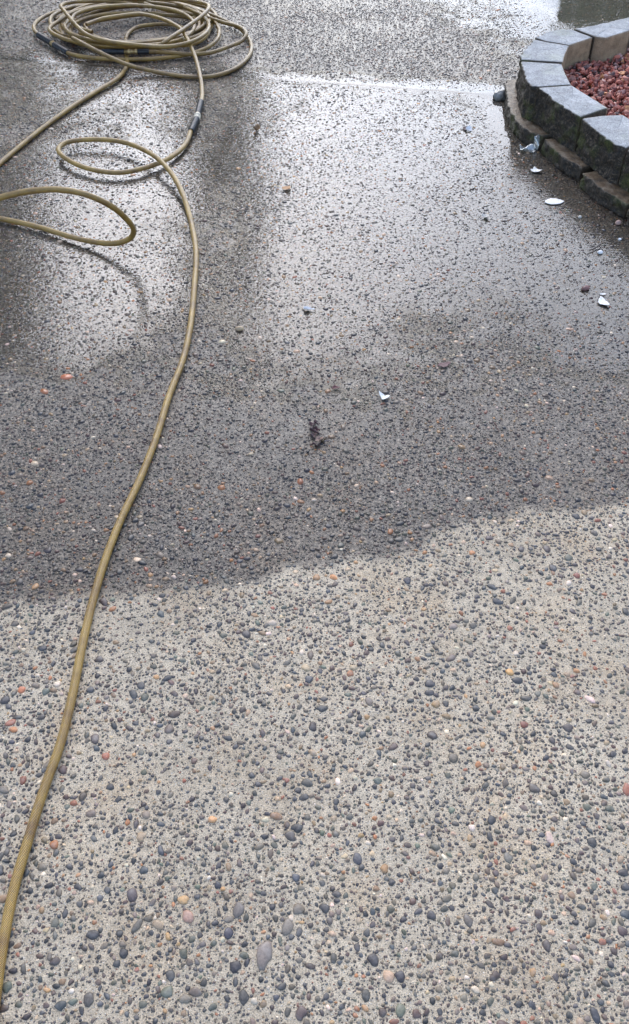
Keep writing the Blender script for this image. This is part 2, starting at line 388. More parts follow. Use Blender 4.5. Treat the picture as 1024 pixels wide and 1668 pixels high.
def domes(pts, nseg, rings):
    nT = 14; T = []
    for k in range(nT):
        ph = np.linspace(0, 2*math.pi, nseg, endpoint=False)
        rad = np.ones(nseg)
        for f_ in (2, 3, 4, 5): rad += random.uniform(.03, .2)/(f_*.55)*np.cos(f_*ph+random.uniform(0, 6.28))
        ox, oy = random.uniform(-.25, .25), random.uniform(-.25, .25); vs = []
        for rho, z in rings:
            vs.append(np.stack([rad*np.cos(ph)*rho+ox*(1-rho), rad*np.sin(ph)*rho+oy*(1-rho), np.full(nseg, z)], 1))
        vs.append(np.array([[ox, oy, 1.0]])); T.append(np.concatenate(vs))
    T = np.array(T); nv = T.shape[1]; F = []
    for r in range(len(rings)-1):
        for i in range(nseg):
            a, b = r*nseg+i, r*nseg+(i+1) % nseg; c, d = a+nseg, b+nseg
            F += [(a, b, d), (a, d, c)]
    r = len(rings)-1
    for i in range(nseg): F.append((r*nseg+i, r*nseg+(i+1) % nseg, nv-1))
    F = np.array(F)
    n = len(pts); tv = T[RNG.integers(0, nT, n)]
    tx, ty = RNG.normal(0, .12, n), RNG.normal(0, .12, n)
    x = tv[:, :, 0]*pts[:, 2:3]; y = tv[:, :, 1]*pts[:, 3:4]; z = tv[:, :, 2]*pts[:, 5:6]
    z = z + (tv[:, :, 0]*tx[:, None]+tv[:, :, 1]*ty[:, None])*pts[:, 5:6]*(tv[:, :, 2] > 0)
    c, s = np.cos(pts[:, 4])[:, None], np.sin(pts[:, 4])[:, None]
    V = np.stack([x*c-y*s+pts[:, 0:1], x*s+y*c+pts[:, 1:2], z], -1).reshape(-1, 3)
    FF = (F[None]+(np.arange(n)*nv)[:, None, None]).reshape(-1, 3)
    col = np.repeat(pts[:, 6:9]*RNG.uniform(.75, 1.3, (n, 1))*RNG.uniform(.93, 1.07, (n, 3)), nv, 0)
    return V, FF, col
jl = PTS[:, 1] < JA+JB*PTS[:, 0]
for o, sel, par in (('a', jl, near), ('b', ~jl, far)):
    P_ = PTS[sel]; Vs, Fs, Cs, n0 = [], [], [], 0
    for sub, ns, rg in ((P_[P_[:, 1] < 1.5], 11, ((1., -.25), (.97, .3), (.78, .72), (.42, .95))), (P_[P_[:, 1] >= 1.5], 7, ((1., -.2), (.86, .6)))):
        if len(sub) == 0: continue
        V, F, C = domes(sub, ns, rg); Vs.append(V); Fs.append(F+n0); Cs.append(C); n0 += len(V)
    V = np.concatenate(Vs); me = np_mesh('embedded_pebbles', V, np.concatenate(Fs)); fattr(me, 'wet', wet_mask(V[:, 0], V[:, 1])); fattr(me, 'soak', soak(V[:, 0], V[:, 1])); cattr(me, 'tint', np.concatenate(Cs))
    pb = link('embedded_pebbles', me, MAT['pebble'], par); pb['kind'] = 'stuff'

# ------------------------------------------------------------------ standing water
nx, ny = 640, 680
xs = np.linspace(-2.6, 2.6, nx); ys = np.linspace(1.25, Y1-.01, ny); X, Y = np.meshgrid(xs, ys)
H = film(X, Y)
i = np.arange((ny-1)*nx).reshape(ny-1, nx)[:, :-1].ravel(); F = np.stack([i, i+1, i+nx+1, i+nx], 1)
keep = (H.ravel()[F].max(1) > -.05); F = F[keep]
V = np.stack([X, Y, H*.001], -1).reshape(-1, 3)
used = np.unique(F); remap = np.full(len(V), -1); remap[used] = np.arange(len(used))
me = np_mesh('water', V[used], remap[F])
rip = np.clip(.25+.75*(1.4-np.abs(H-1.0))/1.4, .12, 1); hw = H.ravel()[used]
dw = seg_dist(V[used, 0], V[used, 1], LEDGE)
rip = np.clip(1.15-.5*hw, .12, .9)*np.where(dw < .1, .4, 1.)
fattr(me, 'ripple', rip); fattr(me, 'cover', .10+.90*sstep(.0, .85, hw))
tag(link('water', me, MAT['water']), kind='structure')

# ------------------------------------------------------------------ hose
def catmull(P, step=.004):
    P = np.array(P, float); out = []
    Q = np.vstack([2*P[0]-P[1], P, 2*P[-1]-P[-2]])
    for k in range(1, len(Q)-2):
        p0, p1, p2, p3 = Q[k-1:k+3]; n = max(2, int(np.linalg.norm(p2-p1)/step))
        t0 = 0; a = .5
        t1 = t0+np.linalg.norm(p1-p0)**a+1e-9; t2 = t1+np.linalg.norm(p2-p1)**a+1e-9; t3 = t2+np.linalg.norm(p3-p2)**a+1e-9
        for t in np.linspace(t1, t2, n, endpoint=False):
            A1 = (t1-t)/(t1-t0)*p0+(t-t0)/(t1-t0)*p1; A2 = (t2-t)/(t2-t1)*p1+(t-t1)/(t2-t1)*p2; A3 = (t3-t)/(t3-t2)*p2+(t-t2)/(t3-t2)*p3
            B1 = (t2-t)/(t2-t0)*A1+(t-t0)/(t2-t0)*A2; B2 = (t3-t)/(t3-t1)*A2+(t-t1)/(t3-t1)*A3
            out.append((t2-t)/(t2-t1)*B1+(t-t1)/(t2-t1)*B2)
    out.append(P[-1]); return np.array(out)
def tube(name, C, rad, mat, parent, sides=16, step_r=None, grime=0.):
    C = np.asarray(C); n = len(C); T = np.gradient(C, axis=0); T /= np.linalg.norm(T, axis=1)[:, None]+1e-12
    up = np.array([0, 0, 1.]); S = np.cross(T, up); S /= np.linalg.norm(S, axis=1)[:, None]+1e-9; W = np.cross(S, T)
    R = np.full(n, rad) if np.isscalar(rad) else np.asarray(rad)
    ph = np.linspace(0, 2*math.pi, sides, endpoint=False)
    V = C[:, None]+R[:, None, None]*(np.cos(ph)[None, :, None]*S[:, None]+np.sin(ph)[None, :, None]*W[:, None])
    L = np.concatenate([[0], np.cumsum(np.linalg.norm(np.diff(C, axis=0), axis=1))])
    i = np.arange(n-1)[:, None]*sides; j = np.arange(sides)[None]; jn = (j+1) % sides
    F = np.stack([i+j, i+sides+j, i+sides+jn, i+jn], -1).reshape(-1, 4)
    V = V.reshape(-1, 3); nv = len(V)
    V = np.vstack([V, C[:1], C[-1:]])
    me = np_mesh(name, V, F)
    uvl = me.uv_layers.new(name='UVMap')
    u0 = np.broadcast_to(j/sides, (n-1, sides)); u1 = u0+1/sides
    v0 = np.broadcast_to(L[:-1, None], (n-1, sides)); v1 = np.broadcast_to(L[1:, None], (n-1, sides))
    uv = np.stack([u0, v0, u0, v1, u1, v1, u1, v0], -1).reshape(-1)
    uvl.data.foreach_set('uv', uv.astype(np.float32))
    bm = bmesh.new(); bm.from_mesh(me); bm.verts.ensure_lookup_table()
    for base, cv in ((0, nv), ((n-1)*sides, nv+1)):
        for q in range(sides):
            try: bm.faces.new((bm.verts[base+q], bm.verts[base+(q+1) % sides], bm.verts[cv])) if base == 0 else bm.faces.new((bm.verts[base+(q+1) % sides], bm.verts[base+q], bm.verts[cv]))
            except ValueError: pass
    bm.to_mesh(me); bm.free()
    fattr(me, 'grime', np.full(len(me.vertices), grime))
    return link(name, me, mat, parent)
HR = .0084
hose = empty('coiled_hose', U(215, 60))
tag(hose, 'long olive gold braided hose, coiled in a pile with loose loops across the driveway', 'hose')
def path(pts): return [U(*p) for p in pts]
z0 = HR+.0015
run = path([(311, 212, .018), (301, 236, .014), (276, 257, .016), (240, 272, .020), (195, 281, .020), (150, 276, .022), (112, 261, .025), (95, 244, .028), (108, 232, .029), (150, 227, .030), (198, 231, .033),
            (238, 246, .040), (262, 263, .041), (283, 288, .035), (298, 318, .025), (311, 362, z0), (319, 412, z0), (316, 470, z0), (310, 530, z0), (298, 585, z0), (275, 645, z0), (255, 710, z0), (228, 780, z0),
            (195, 850, z0), (170, 915, z0), (148, 990, z0), (132, 1060, z0), (116, 1140, z0), (97, 1215, z0), (70, 1290, z0), (45, 1370, z0), (22, 1450, z0), (6, 1530, z0), (-6, 1610, z0), (-18, 1700, z0), (-45, 1850, z0), (-120, 2050, z0)])
tube('hose_length', catmull(run, .0025), HR, MAT['hose'], hose, 20)
loopl = path([(205, 62, .012), (206, 90, .009), (206, 108, .010), (192, 127, .012), (160, 147, z0), (120, 172, z0), (75, 204, z0), (35, 236, z0), (0, 266, z0), (-60, 325, z0), (-110, 400, .03)]) 
p3 = [(-190, 470, .07), (-215, 455, .15), (-120, 372, .22), (-50, 338, .26), (0, 322, .285), (50, 311, .30), (100, 309, .305), (140, 317, .29), (178, 334, .245), (203, 354, .185), (217, 374, .12), (212, 388, .075), (190, 396, .045),
      (160, 395, .026), (120, 387, .018), (60, 369, .016), (0, 356, .014), (-70, 344, z0), (-160, 330, z0), (-300, 330, z0)]
tube('hose_length', catmull(loopl+path(p3), .003), HR, MAT['hose'], hose, 16, grime=.15)
# the coil: a spiral of flattened loops; each row gives the left, right, far and near reach seen in the photo and a height
rows = [(84, 350, 4, 74, .012), (90, 356, -2, 70, .030), (112, 334, 14, 78, .014), (98, 360, 1, 66, .040), (122, 322, 20, 72, .040), (84, 346, 6, 76, .050), (132, 312, 24, 64, .030), (106, 352, 0, 70, .064)]
pts = []
NP = 16
for k in range((len(rows)-1)*NP+1):
    q = k/NP; a = int(min(q, len(rows)-2)); f = q-a
    r0, r1 = np.array(rows[a]), np.array(rows[a+1]); f = f*f*(3-2*f); L_, R_, T_, B_, z = r0*(1-f)+r1*f
    th = -2*math.pi*q + 3.0
    xy_near = U((L_+R_)/2, B_, z); xy_far = U((L_+R_)/2, T_, z)
    cy = (xy_near[1]+xy_far[1])/2; ry = (xy_far[1]-xy_near[1])/2
    # horizontal radius measured at the loop's widest row
    midrow = (T_+B_)/2+3
    xl, xr = U(L_, midrow, z)[0], U(R_, midrow, z)[0]
    cx = (xl+xr)/2; rx = (xr-xl)/2
    w = .020*math.sin(2*th+a*2.1)+.012*math.sin(3.3*q*2+1)+.008*math.sin(7.1*q)
    pts.append((cx+(rx+w)*math.cos(th), cy+(ry+w)*math.sin(th), z+.003*math.sin(2.3*th+a)))
# second coupling sits in the outermost turn: leave the spiral whole there, the sleeves wrap round it
spiral = catmull(pts, .005)
tube('hose_length', spiral, HR, MAT['hose'], hose, 14, grime=.35)
s0 = path([(190, 6, .030), (150, 8, .026), (110, 14, .024), (78, 24, .022), (58, 37, .022), (55, 47, .022), (64, 58, .021), (86, 72, .019), (110, 86, .017), (140, 93, .014), (200, 97, .012), (270, 94, .012), (322, 84, .016), (350, 68, .022), (357, 50, .028), (345, 32, .034), (320, 22, .038)])
tube('hose_length', catmull(s0, .004), HR, MAT['hose'], hose, 14, grime=.2)
s7 = path([(150, 52, .05), (130, 46, .055), (118, 36, .058), (122, 24, .062), (150, 14, .066), (200, 9, .07), (250, 11, .07), (290, 19, .066), (312, 32, .060), (316, 46, .056), (300, 62, .054), (260, 72, .056), (210, 74, .058), (160, 66, .06), (130, 54, .055)])
tube('hose_length', catmull(s7, .004), HR, MAT['hose'], hose, 14, grime=.2)
s8 = path([(262, 78, .016), (205, 78, .018), (150, 76, .022), (112, 64, .026), (98, 46, .03), (108, 26, .034), (140, 10, .04), (200, 1, .05), (262, 2, .056), (312, 14, .058), (338, 36, .05), (336, 58, .04), (312, 72, .034), (270, 74, .03)])
tube('hose_length', catmull(s8, .004), HR, MAT['hose'], hose, 14, grime=.1)
# loose strands thrown over the coil
outer = path([(232, 12, .05), (180, 2, .055), (135, 3, .06), (112, 7, .075), (102, 12, .088), (108, 26, .093), (125, 43, .09), (142, 56, .088), (160, 66, .086), (140, 70, .08)])
s1 = path([(99, 10, .088), (104, 17, .092), (120, 37, .094), (141, 56, .088), (170, 66, .084), (220, 73, .083), (270, 76, .082), (305, 70, .08), (330, 58, .078), (340, 42, .072), (330, 26, .066), (300, 12, .06)])
tube('hose_length', catmull([U(232, 11, .058), U(180, 2, .062), U(135, 2, .07), U(108, 5, .082)]+s1, .004), HR, MAT['hose'], hose, 14, grime=.45)
s2 = path([(118, 62, .070), (137, 72, .072), (160, 84, .060), (185, 96, .042), (210, 106, .032), (240, 114, .018), (275, 121, z0), (310, 125, z0), (345, 124, z0), (378, 114, z0), (400, 98, z0), (409, 82, z0), (406, 65, z0), (392, 48, .014), (365, 33, .022), (338, 22, .034), (310, 14, .045), (270, 7, .055), (225, 3, .062)])
tube('hose_length', catmull(s2, .004), HR, MAT['hose'], hose, 14, grime=.6)
s3 = path([(240, 84, .028), (270, 85, .028), (305, 88, .020), (340, 86, .016), (372, 76, .016), (394, 66, .020), (401, 56, .032), (390, 44, .034), (365, 37, .036), (335, 28, .045), (300, 21, .055), (262, 14, .065), (235, 6, .07)])
tube('hose_length', catmull(s3, .004), HR, MAT['hose'], hose, 14, grime=.6)
s4 = path([(160, -2, .07), (210, -2, .075), (260, -2, .08), (305, 1, .085), (330, 5, .09), (340, 10, .093), (335, 20, .094), (318, 34, .094), (298, 48, .094), (280, 60, .092), (266, 70, .08), (250, 78, .06)])
tube('hose_length', catmull(s4, .004), HR, MAT['hose'], hose, 14, grime=.5)
s5 = path([(140, 40, .068), (165, 31, .074), (195, 26, .078), (225, 23, .082), (255, 28, .086), (280, 38, .088), (295, 48, .084), (302, 58, .078), (310, 74, .066), (318, 94, .048), (324, 116, .036), (328, 138, .026), (329, 156, .019), (327, 169, .017)])
tube('hose_length', catmull(s5, .004), HR, MAT['hose'], hose, 14, grime=.3)
s6 = path([(205, 64, .013), (209, 54, .013), (224, 44, .014), (250, 40, .015), (280, 40, .018), (300, 46, .022)])
tube('hose_length', catmull(s6, .004), HR, MAT['hose'], hose, 14, grime=.25)

def ribbed(A, B, r, ribs, amp, taper=True):
    n = ribs*6; t = np.linspace(0, 1, n); C = np.array(A)[None]*(1-t[:, None])+np.array(B)[None]*t[:, None]
    R = r+amp*np.sin(t*ribs*2*math.pi)
    if taper: R[0] *= .86; R[-1] *= .86
    return C, R
def coupling(p0, p1, q0, q1, kind='brass', rs=.0135):
    """two rubber sleeves p0-p1 and q0-q1 joined by a metal collar"""
    A, B, C_, D = U(*p0), U(*p1), U(*q0), U(*q1)
    e = empty('coupling', tuple((np.array(B)+np.array(C_))/2)); e.parent = hose; e.matrix_parent_inverse = Matrix.Translation(-Vector(hose.location))
    bpy.context.view_layer.update()
    def sub(name, C, R, mat, sides=16):
        o = tube(name, C, R, mat, None, sides); o.parent = e; o.matrix_parent_inverse = e.matrix_world.inverted(); return o
    C, R = ribbed(A, B, rs, 9, .0008); sub('sleeve', C, R, MAT['rubber'])
    C, R = ribbed(C_, D, rs, 9, .0008); sub('sleeve', C, R, MAT['rubber'])
    t = np.array([0, .02, .25, .27, .45, .47, .75, .77, .98, 1]); Bn, Cn = np.array(B), np.array(C_)
    C = Bn[None]*(1-t[:, None])+Cn[None]*t[:, None]; R = np.array([.010, .0125, .0125, .016, .016, .0125, .0125, .0155, .0155, .012])*.84
    sub('collar', C, R, MAT[kind], 6 if kind == 'brass' else 12)
coupling((327, 166, .018), (322, 186, .018), (320, 194, .018), (311, 214, .018), 'cream', .0118)
coupling((62, 57, .021), (84, 70, .019), (88, 73, .019), (110, 86, .017), 'brass', .0128)
coupling((166, 84, .028), (202, 84, .028), (224, 84, .028), (243, 84, .028), 'brass', .0112)

# ------------------------------------------------------------------ planter: wall of split-face blocks
planter = empty('planter_wall', (1.25, 3.6, 0))
tag(planter, 'curved low planter wall of grey topped split-face concrete blocks with moss', 'retaining wall')
def block(name, outline, z0_, z1_, kinds, ledge=0., label=None):
    """outline: counter-clockwise list of (x,y); kinds: one per edge, 'o' rough outer face, 'i' inner face, 's' joint side"""
    O = np.array(outline, float); c = O.mean(0)
    area = 0.5*np.sum(O[:, 0]*np.roll(O[:, 1], -1)-np.roll(O[:, 0], -1)*O[:, 1])
    if area < 0:
        O = O[::-1]; kinds = kinds[::-1]; kinds = kinds[1:]+kinds[:1]
    P, K = [], []
    for a, b, k in zip(O, np.roll(O, -1, 0), kinds):
        n = max(2, int(np.linalg.norm(b-a)/.006))
        for t in np.arange(n)/n: P.append(a*(1-t)+b*t); K.append(k)
    P = np.array(P); m = len(P); K = np.array(K)
    tan = np.roll(P, -1, 0)-np.roll(P, 1, 0); tan /= np.linalg.norm(tan, axis=1)[:, None]
    nrm = np.stack([tan[:, 1], -tan[:, 0]], 1)
    nz = max(3, int((z1_-z0_)/.007)); zs = list(np.linspace(z0_, z1_-.003, nz))
    V, FA = [], []
    def add(ring, z, top):
        for p, k, q in zip(ring, K, range(m)):
            V.append((p[0], p[1], z if np.isscalar(z) else z[q])); FA.append((top, 1. if k == 'o' else .85 if k == 's' else 0., 1. if k == 'i' else 0.))
    sd = random.randint(0, 999)
    def rough(z, amt):
        d = np.zeros(m)
        for q in range(m):
            v = Vector((P[q][0]*38, P[q][1]*38, z*38+sd))
            fr = mnoise.fractal(v, .8, 2.1, 4)
            d[q] = (.0075*fr-.001 if K[q] == 'o' else .0012*fr)*amt
        return d
    for z in zs: add(P+nrm*rough(z, 1.)[:, None], z, 0.)
    r1 = rough(z1_-.003, 1.)
    add(P+nrm*(r1-.0015)[:, None], z1_-.0009, .25)
    ctr = P.mean(0)
    for s, t in ((.045, 1.), (.25, 1.), (.5, 1.), (.75, 1.)):
        ring = (P+nrm*((r1-.002)*max(0, 1-s*6))[:, None])*(1-s)+ctr*s
        zz = np.array([z1_+.0003*mnoise.noise(Vector((p[0]*40, p[1]*40, sd))) for p in ring]); add(ring, zz, t)
    V.append((ctr[0], ctr[1], z1_)); FA.append((1, 0, 0)); nr = len(zs)+5
    F3, F4 = [], []
    for r in range(nr-1):
        for q in range(m): F4.append((r*m+q, r*m+(q+1) % m, (r+1)*m+(q+1) % m, (r+1)*m+q))
    me = bpy.data.meshes.new(name); fs = F4+[((nr-1)*m+q, (nr-1)*m+(q+1) % m, nr*m) for q in range(m)]
    me.from_pydata(V, [], fs); me.polygons.foreach_set('use_smooth', [True]*len(fs)); me.update()
    cattr(me, 'face', np.array(FA)); fattr(me, 'ledge', np.full(len(V), ledge))
    o = link(name, me, MAT['block'], planter)
    if label: o['label'] = label
    return o
Z = lambda l, z: [U(760+x/3.879, y/3.879, z)[:2] for x, y in l]
TOP = .175; LZ = .053
def shrink(l, d=.0018):
    c = np.mean(l, 0); return [tuple(np.array(p)+(c-np.array(p))/np.linalg.norm(c-np.array(p))*d) for p in l]
blocks = [
 (Z([(337, 345), (372, 300), (430, 247), (500, 262), (650, 287), (628, 335), (610, 393), (345, 377)], TOP), list('oossiiso'), 'block with yellowish stain on top'),
 (Z([(434, 238), (500, 200), (600, 180), (665, 184), (798, 235), (650, 285), (500, 260)], TOP), list('ooosiss'), None),
 (Z([(677, 181), (860, 145), (1040, 103), (1060, 140), (1040, 190), (880, 239), (815, 232)], TOP), list('oossiis'), None),
 (Z([(343, 385), (603, 401), (625, 460), (662, 534), (450, 549), (415, 545), (378, 520), (352, 450)], TOP), list('siisoooo'), 'block with vivid moss on its outer face'),
 (Z([(450, 551), (664, 537), (780, 608), (895, 681), (720, 739), (655, 705), (570, 650), (500, 590)], TOP), list('siisoooo'), None),
 (Z([(726, 746), (850, 728), (985, 722), (1120, 800), (1175, 850), (1005, 938), (960, 925), (880, 870), (800, 815)], TOP), list('ssiisoooo'), None),
]
for q_, (out, kd, lb) in enumerate(blocks): block('wall_block', shrink(out), -.04 if q_ < 3 else .052, TOP, kd[:len(out)], label=lb)
# blocks continuing outside the frame
def seg_block(a, b, d, z0_, z1_, ledge=0., side=1):
    a = np.array(a); b = np.array(b); t = (b-a)/np.linalg.norm(b-a); n = np.array([-t[1], t[0]])*side
    m_ = (a+b)/2-n*.008
    a2, b2 = a+t*.002, b-t*.002
    ol = [tuple(a2), tuple(m_), tuple(b2), tuple(b2+n*d-t*.03), tuple(a2+n*d+t*.03)]
    return block('wall_block', ol, z0_, z1_, list('oosis'), ledge)
F0 = np.array(Z([(1008, 942)], TOP)[0])
seg_block(F0, F0+np.array([.13, -.25]), .145, .052, TOP)
seg_block(F0+np.array([.13, -.25]), F0+np.array([.30, -.47]), .145, .052, TOP)
B0 = np.array(Z([(1044, 103)], TOP)[0])
seg_block(B0+np.array([.29, .09]), B0+np.array([.01, .01]), .145, -.04, TOP)
seg_block(B0+np.array([.58, .12]), B0+np.array([.29, .09]), .145, -.04, TOP)
# lower course, peeping out below the upper one
low = [(824, 128), (824, 140), (826, 168), (836, 190), (850, 206), (868, 217), (883, 220)], [(885, 226), (897, 238), (915, 254), (932, 264), (947, 272)], [(948, 281), (962, 293), (982, 309), (1003, 321), (1022, 332)], \
      [(1024, 340), (1060, 372), (1110, 420)]
cen = np.array([1.35, 3.62])
for l in low:
    o_ = [np.array(U(*p, LZ)[:2]) for p in l]
    a, b = o_[0], o_[-1]; t = (b-a)/np.linalg.norm(b-a); n = np.array([-t[1], t[0]])
    if np.dot(n, cen-(a+b)/2) < 0: n = -n
    ol = [tuple(p) for p in o_]+[tuple(b+n*.145-t*.01), tuple(a+n*.145+t*.01)]
    block('wall_block', shrink(ol, .001), -.04, LZ-.0015, ['o']*(len(l)-1)+['s', 'i', 's'], 1.0)


# lava rock filling
ins = [np.array(p) for p in Z([(628, 335), (612, 395), (625, 460), (662, 534), (895, 681), (985, 722), (1175, 850)], TOP)]
fillp = [(1.03, 4.0), (.93, 3.86), (.90, 3.7), (.92, 3.52), (1.0, 3.32), (1.05, 3.24), (1.15, 3.0), (1.35, 2.78), (2.2, 2.78), (2.2, 4.28), (1.4, 4.22), (1.15, 4.1)]
GZ = .078
me = bpy.data.meshes.new('planter_soil'); me.from_pydata([(x, y, GZ-.012) for x, y in fillp]+[(x, y, -.03) for x, y in fillp], [], [tuple(range(12))])
so = link('planter_soil', me, MAT['earth']); tag(so, kind='structure')
def inside(x, y, P):
    r = np.zeros(len(x), bool); n = len(P)
    for i in range(n):
        (x1, y1), (x2, y2) = P[i], P[(i+1) % n]
        c = ((y1 > y) != (y2 > y)) & (x < (x2-x1)*(y-y1)/(y2-y1+1e-12)+x1); r ^= c
    return r
bm = bmesh.new(); bmesh.ops.create_icosphere(bm, subdivisions=1, radius=1); tv0 = np.array([v.co for v in bm.verts]); tf0 = np.array([[v.index for v in f.verts] for f in bm.faces]); bm.free()
N = 9000; x = RNG.uniform(.88, 1.95, N); y = RNG.uniform(2.8, 4.25, N); k = inside(x, y, fillp); x, y = x[k], y[k]; N = len(x)
tv = tv0[None]*RNG.uniform(.55, 1.35, (N, len(tv0), 1)); s = RNG.uniform(.0055, .0125, N)*RNG.choice([1, 1, 1.35], N); tv = tv*(s[:, None]*RNG.uniform(.5, 1.3, (N, 3)))[:, None, :]
# random rotation about z and a tilt
a = RNG.uniform(0, 6.28, N); b = RNG.uniform(-1, 1, N)
X_ = tv[:, :, 0]; Y_ = tv[:, :, 1]*np.cos(b)[:, None]-tv[:, :, 2]*np.sin(b)[:, None]; Z_ = tv[:, :, 1]*np.sin(b)[:, None]+tv[:, :, 2]*np.cos(b)[:, None]
V = np.stack([X_*np.cos(a)[:, None]-Y_*np.sin(a)[:, None]+x[:, None], X_*np.sin(a)[:, None]+Y_*np.cos(a)[:, None]+y[:, None], Z_+(GZ+RNG.uniform(-.010, .010, N)+.006*vnoise(x, y, .12, 51))[:, None]], -1).reshape(-1, 3)
F = (tf0[None]+(np.arange(N)*len(tv0))[:, None, None]).reshape(-1, 3)
LP = np.array([(.36, .095, .06), (.46, .13, .08), (.48, .18, .12), (.18, .055, .045), (.55, .30, .24), (.11, .06, .055), (.60, .26, .10)])
c = LP[RNG.choice(7, N, p=[.26, .24, .16, .16, .08, .07, .03])]*RNG.uniform(.8, 1.2, (N, 1))
me = np_mesh('lava_gravel', V, F, smooth=False); cattr(me, 'tint', np.repeat(c, len(tv0), 0))
tag(link('lava_gravel', me, MAT['lava']), 'rust red lava rock gravel filling the planter', 'gravel', kind='stuff')

# ------------------------------------------------------------------ small things lying on the driveway
def flake(name, px, py, L, W, rot, col, label, cat, curl=.15, thick=.0008, n=18, jag=.12, z=.0032, point=True, tr=0., rough=.5, grp=None):
    """a thin leaf or chip: closed outline, thickness, curl, crumple"""
    rnd = random.Random(int(px*7+py)); V = []; F = []; rings = 5; ph0 = rnd.uniform(0, 6)
    out = []
    for i in range(n):
        a = 2*math.pi*i/n; r = 1+jag*math.sin(3*a+ph0)+jag*rnd.uniform(-.8, .8)
        sx = math.cos(a)*r; sy = math.sin(a)*r*(1-(.45*abs(math.cos(a))**3 if point else 0)); out.append((sx, sy))
    for side in (1, 0):
        for k in range(rings):
            s = (k+1)/rings
            for sx, sy in out:
                x, y = sx*s*L, sy*s*W
                zz = .45*curl*(abs(sy*s)**2*W*1.6+(sx*s)**2*L*.6)+.12*L*curl*mnoise.noise(Vector((sx*s*2.2, sy*s*2.2, px*.1)))*3
                V.append((x, y, zz+side*thick))
        V.append((0, 0, side*thick))
    h = rings*n+1
    for side in (0, 1):
        b = side*h; f = (lambda *q: q) if side == 0 else (lambda *q: q[::-1])
        for i in range(n):
            F.append(f(b+i, b+(i+1) % n, b+h-1))
            for k in range(rings-1): F.append(f(b+k*n+i, b+(k+1)*n+i, b+(k+1)*n+(i+1) % n, b+k*n+(i+1) % n))
    e = (rings-1)*n
    for i in range(n): F.append((e+i, h+e+i, h+e+(i+1) % n, e+(i+1) % n))
    zmin = min(v[2] for v in V)
    me = bpy.data.meshes.new(name); me.from_pydata([(a, b, c-zmin) for a, b, c in V], [], F); me.polygons.foreach_set('use_smooth', [True]*len(F)); me.update()
    bm = bmesh.new(); bm.from_mesh(me); bmesh.ops.recalc_face_normals(bm, faces=bm.faces); bm.to_mesh(me); bm.free()
    o = link(name, me, m_simple(label[:40], col, .85 if col[0] > .6 else rough, 150, .22, .0006, Specular_IOR_Level=.2))
    x, y, _ = U(px, py); o.location = (x, y, z); o.rotation_euler = (0, 0, rot); tag(o, label, cat, grp); return o
def lump(name, px, py, s, col, label, cat, rot=0., rough=.5, jag=.25, z=.0, parent=None, sub=2, nscale=1.6, moss=None):
    bm = bmesh.new(); bmesh.ops.create_icosphere(bm, subdivisions=sub, radius=1)
    for v in bm.verts:
        d = mnoise.fractal(v.co*nscale+Vector((px, py, 0)), 1, 2, 3); v.co = v.co*(1+jag*d); v.co.x *= s[0]; v.co.y *= s[1]; v.co.z *= s[2]
    for f in bm.faces: f.smooth = True
    me = bpy.data.meshes.new(name); bm.to_mesh(me); bm.free()
    o = link(name, me, m_simple(label[:40], col, rough, 120, .4, .0015)); x, y, _ = U(px, py); o.location = (x, y, z+s[2]*.75); o.rotation_euler = (0, 0, rot)
    tag(o, label, cat); return o
WHITE = (.80, .76, .70)
flake('fallen_leaf', 902, 330, .033, .021, .12, WHITE, 'large pale leaf-shaped scrap lying face down near the wall foot', 'leaf', curl=.04, jag=.05)
flake('petal', 872, 280, .015, .017, .9, WHITE, 'crumpled white petal cluster beside the lower wall course', 'petal', curl=.45, jag=.22, point=False)
flake('petal', 982, 495, .0135, .021, .35, WHITE, 'ragged white petal near the right edge of the photo', 'petal', curl=.35, jag=.14)
flake('petal', 981, 481, .010, .004, .1, WHITE, 'thin white sliver just above the ragged white petal', 'petal', curl=.3)
flake('petal', 625, 649, .011, .012, .6, WHITE, 'small star-shaped white petal on the wet middle of the driveway', 'petal', curl=.5, jag=.35, point=False)
flake('leaf_scrap', 502, 506, .015, .008, -.2, (.62, .62, .62), 'pale grey curled leaf scrap left of centre', 'leaf', curl=.8, jag=.25)
flake('leaf_scrap', 790, 355, .012, .012, .9, (.5, .46, .4), 'small beige curled scrap between centre and planter', 'leaf', curl=.9, jag=.2)
flake('leaf_scrap', 467, 309, .014, .014, .5, (.48, .27, .13), 'tan orange leaf fragment in the shiny wet patch', 'leaf', curl=.5, jag=.18, point=False)
flake('leaf_scrap', 418, 214, .011, .018, -.5, (.20, .12, .06), 'curled brown leaf fragment right of the hose coupling', 'leaf', curl=1.3, jag=.12)
flake('leaf_scrap', 723, 596, .017, .011, .4, (.13, .07, .065), 'flat dark reddish leaf fragment, right of centre', 'leaf', curl=.2, jag=.25)
flake('leaf_scrap', 546, 634, .010, .006, .3, (.12, .05, .05), 'tiny dark red fragment above the dark leaf debris', 'leaf', curl=.5, jag=.25)
lump('pebble', 390, 538, (.0125, .0075, .007), (.42, .30, .18), 'loose tan pebble just right of the hose', 'stone', .15)
lump('pebble', 209, 262, (.006, .005, .005), (.1, .08, .06), 'tiny dark crumb inside the small hose loop', 'stone')
lump('bark_chip', 953, 472, (.014, .009, .007), (.16, .075, .065), 'reddish brown bark chip above the ragged petal', 'bark chip', .4, jag=.5)
lump('pebble', 977, 413, (.010, .007, .006), (.7, .68, .66), 'white pebble beside the short black twig', 'stone', .1)
lump('pebble', 944, 355, (.006, .006, .005), (.5, .46, .4), 'pale pebble right of the large pale leaf', 'stone', .1)
lump('pebble', 1006, 366, (.010, .008, .009), (.42, .27, .22), 'pinkish pebble in the water at the wall foot', 'stone', .1)
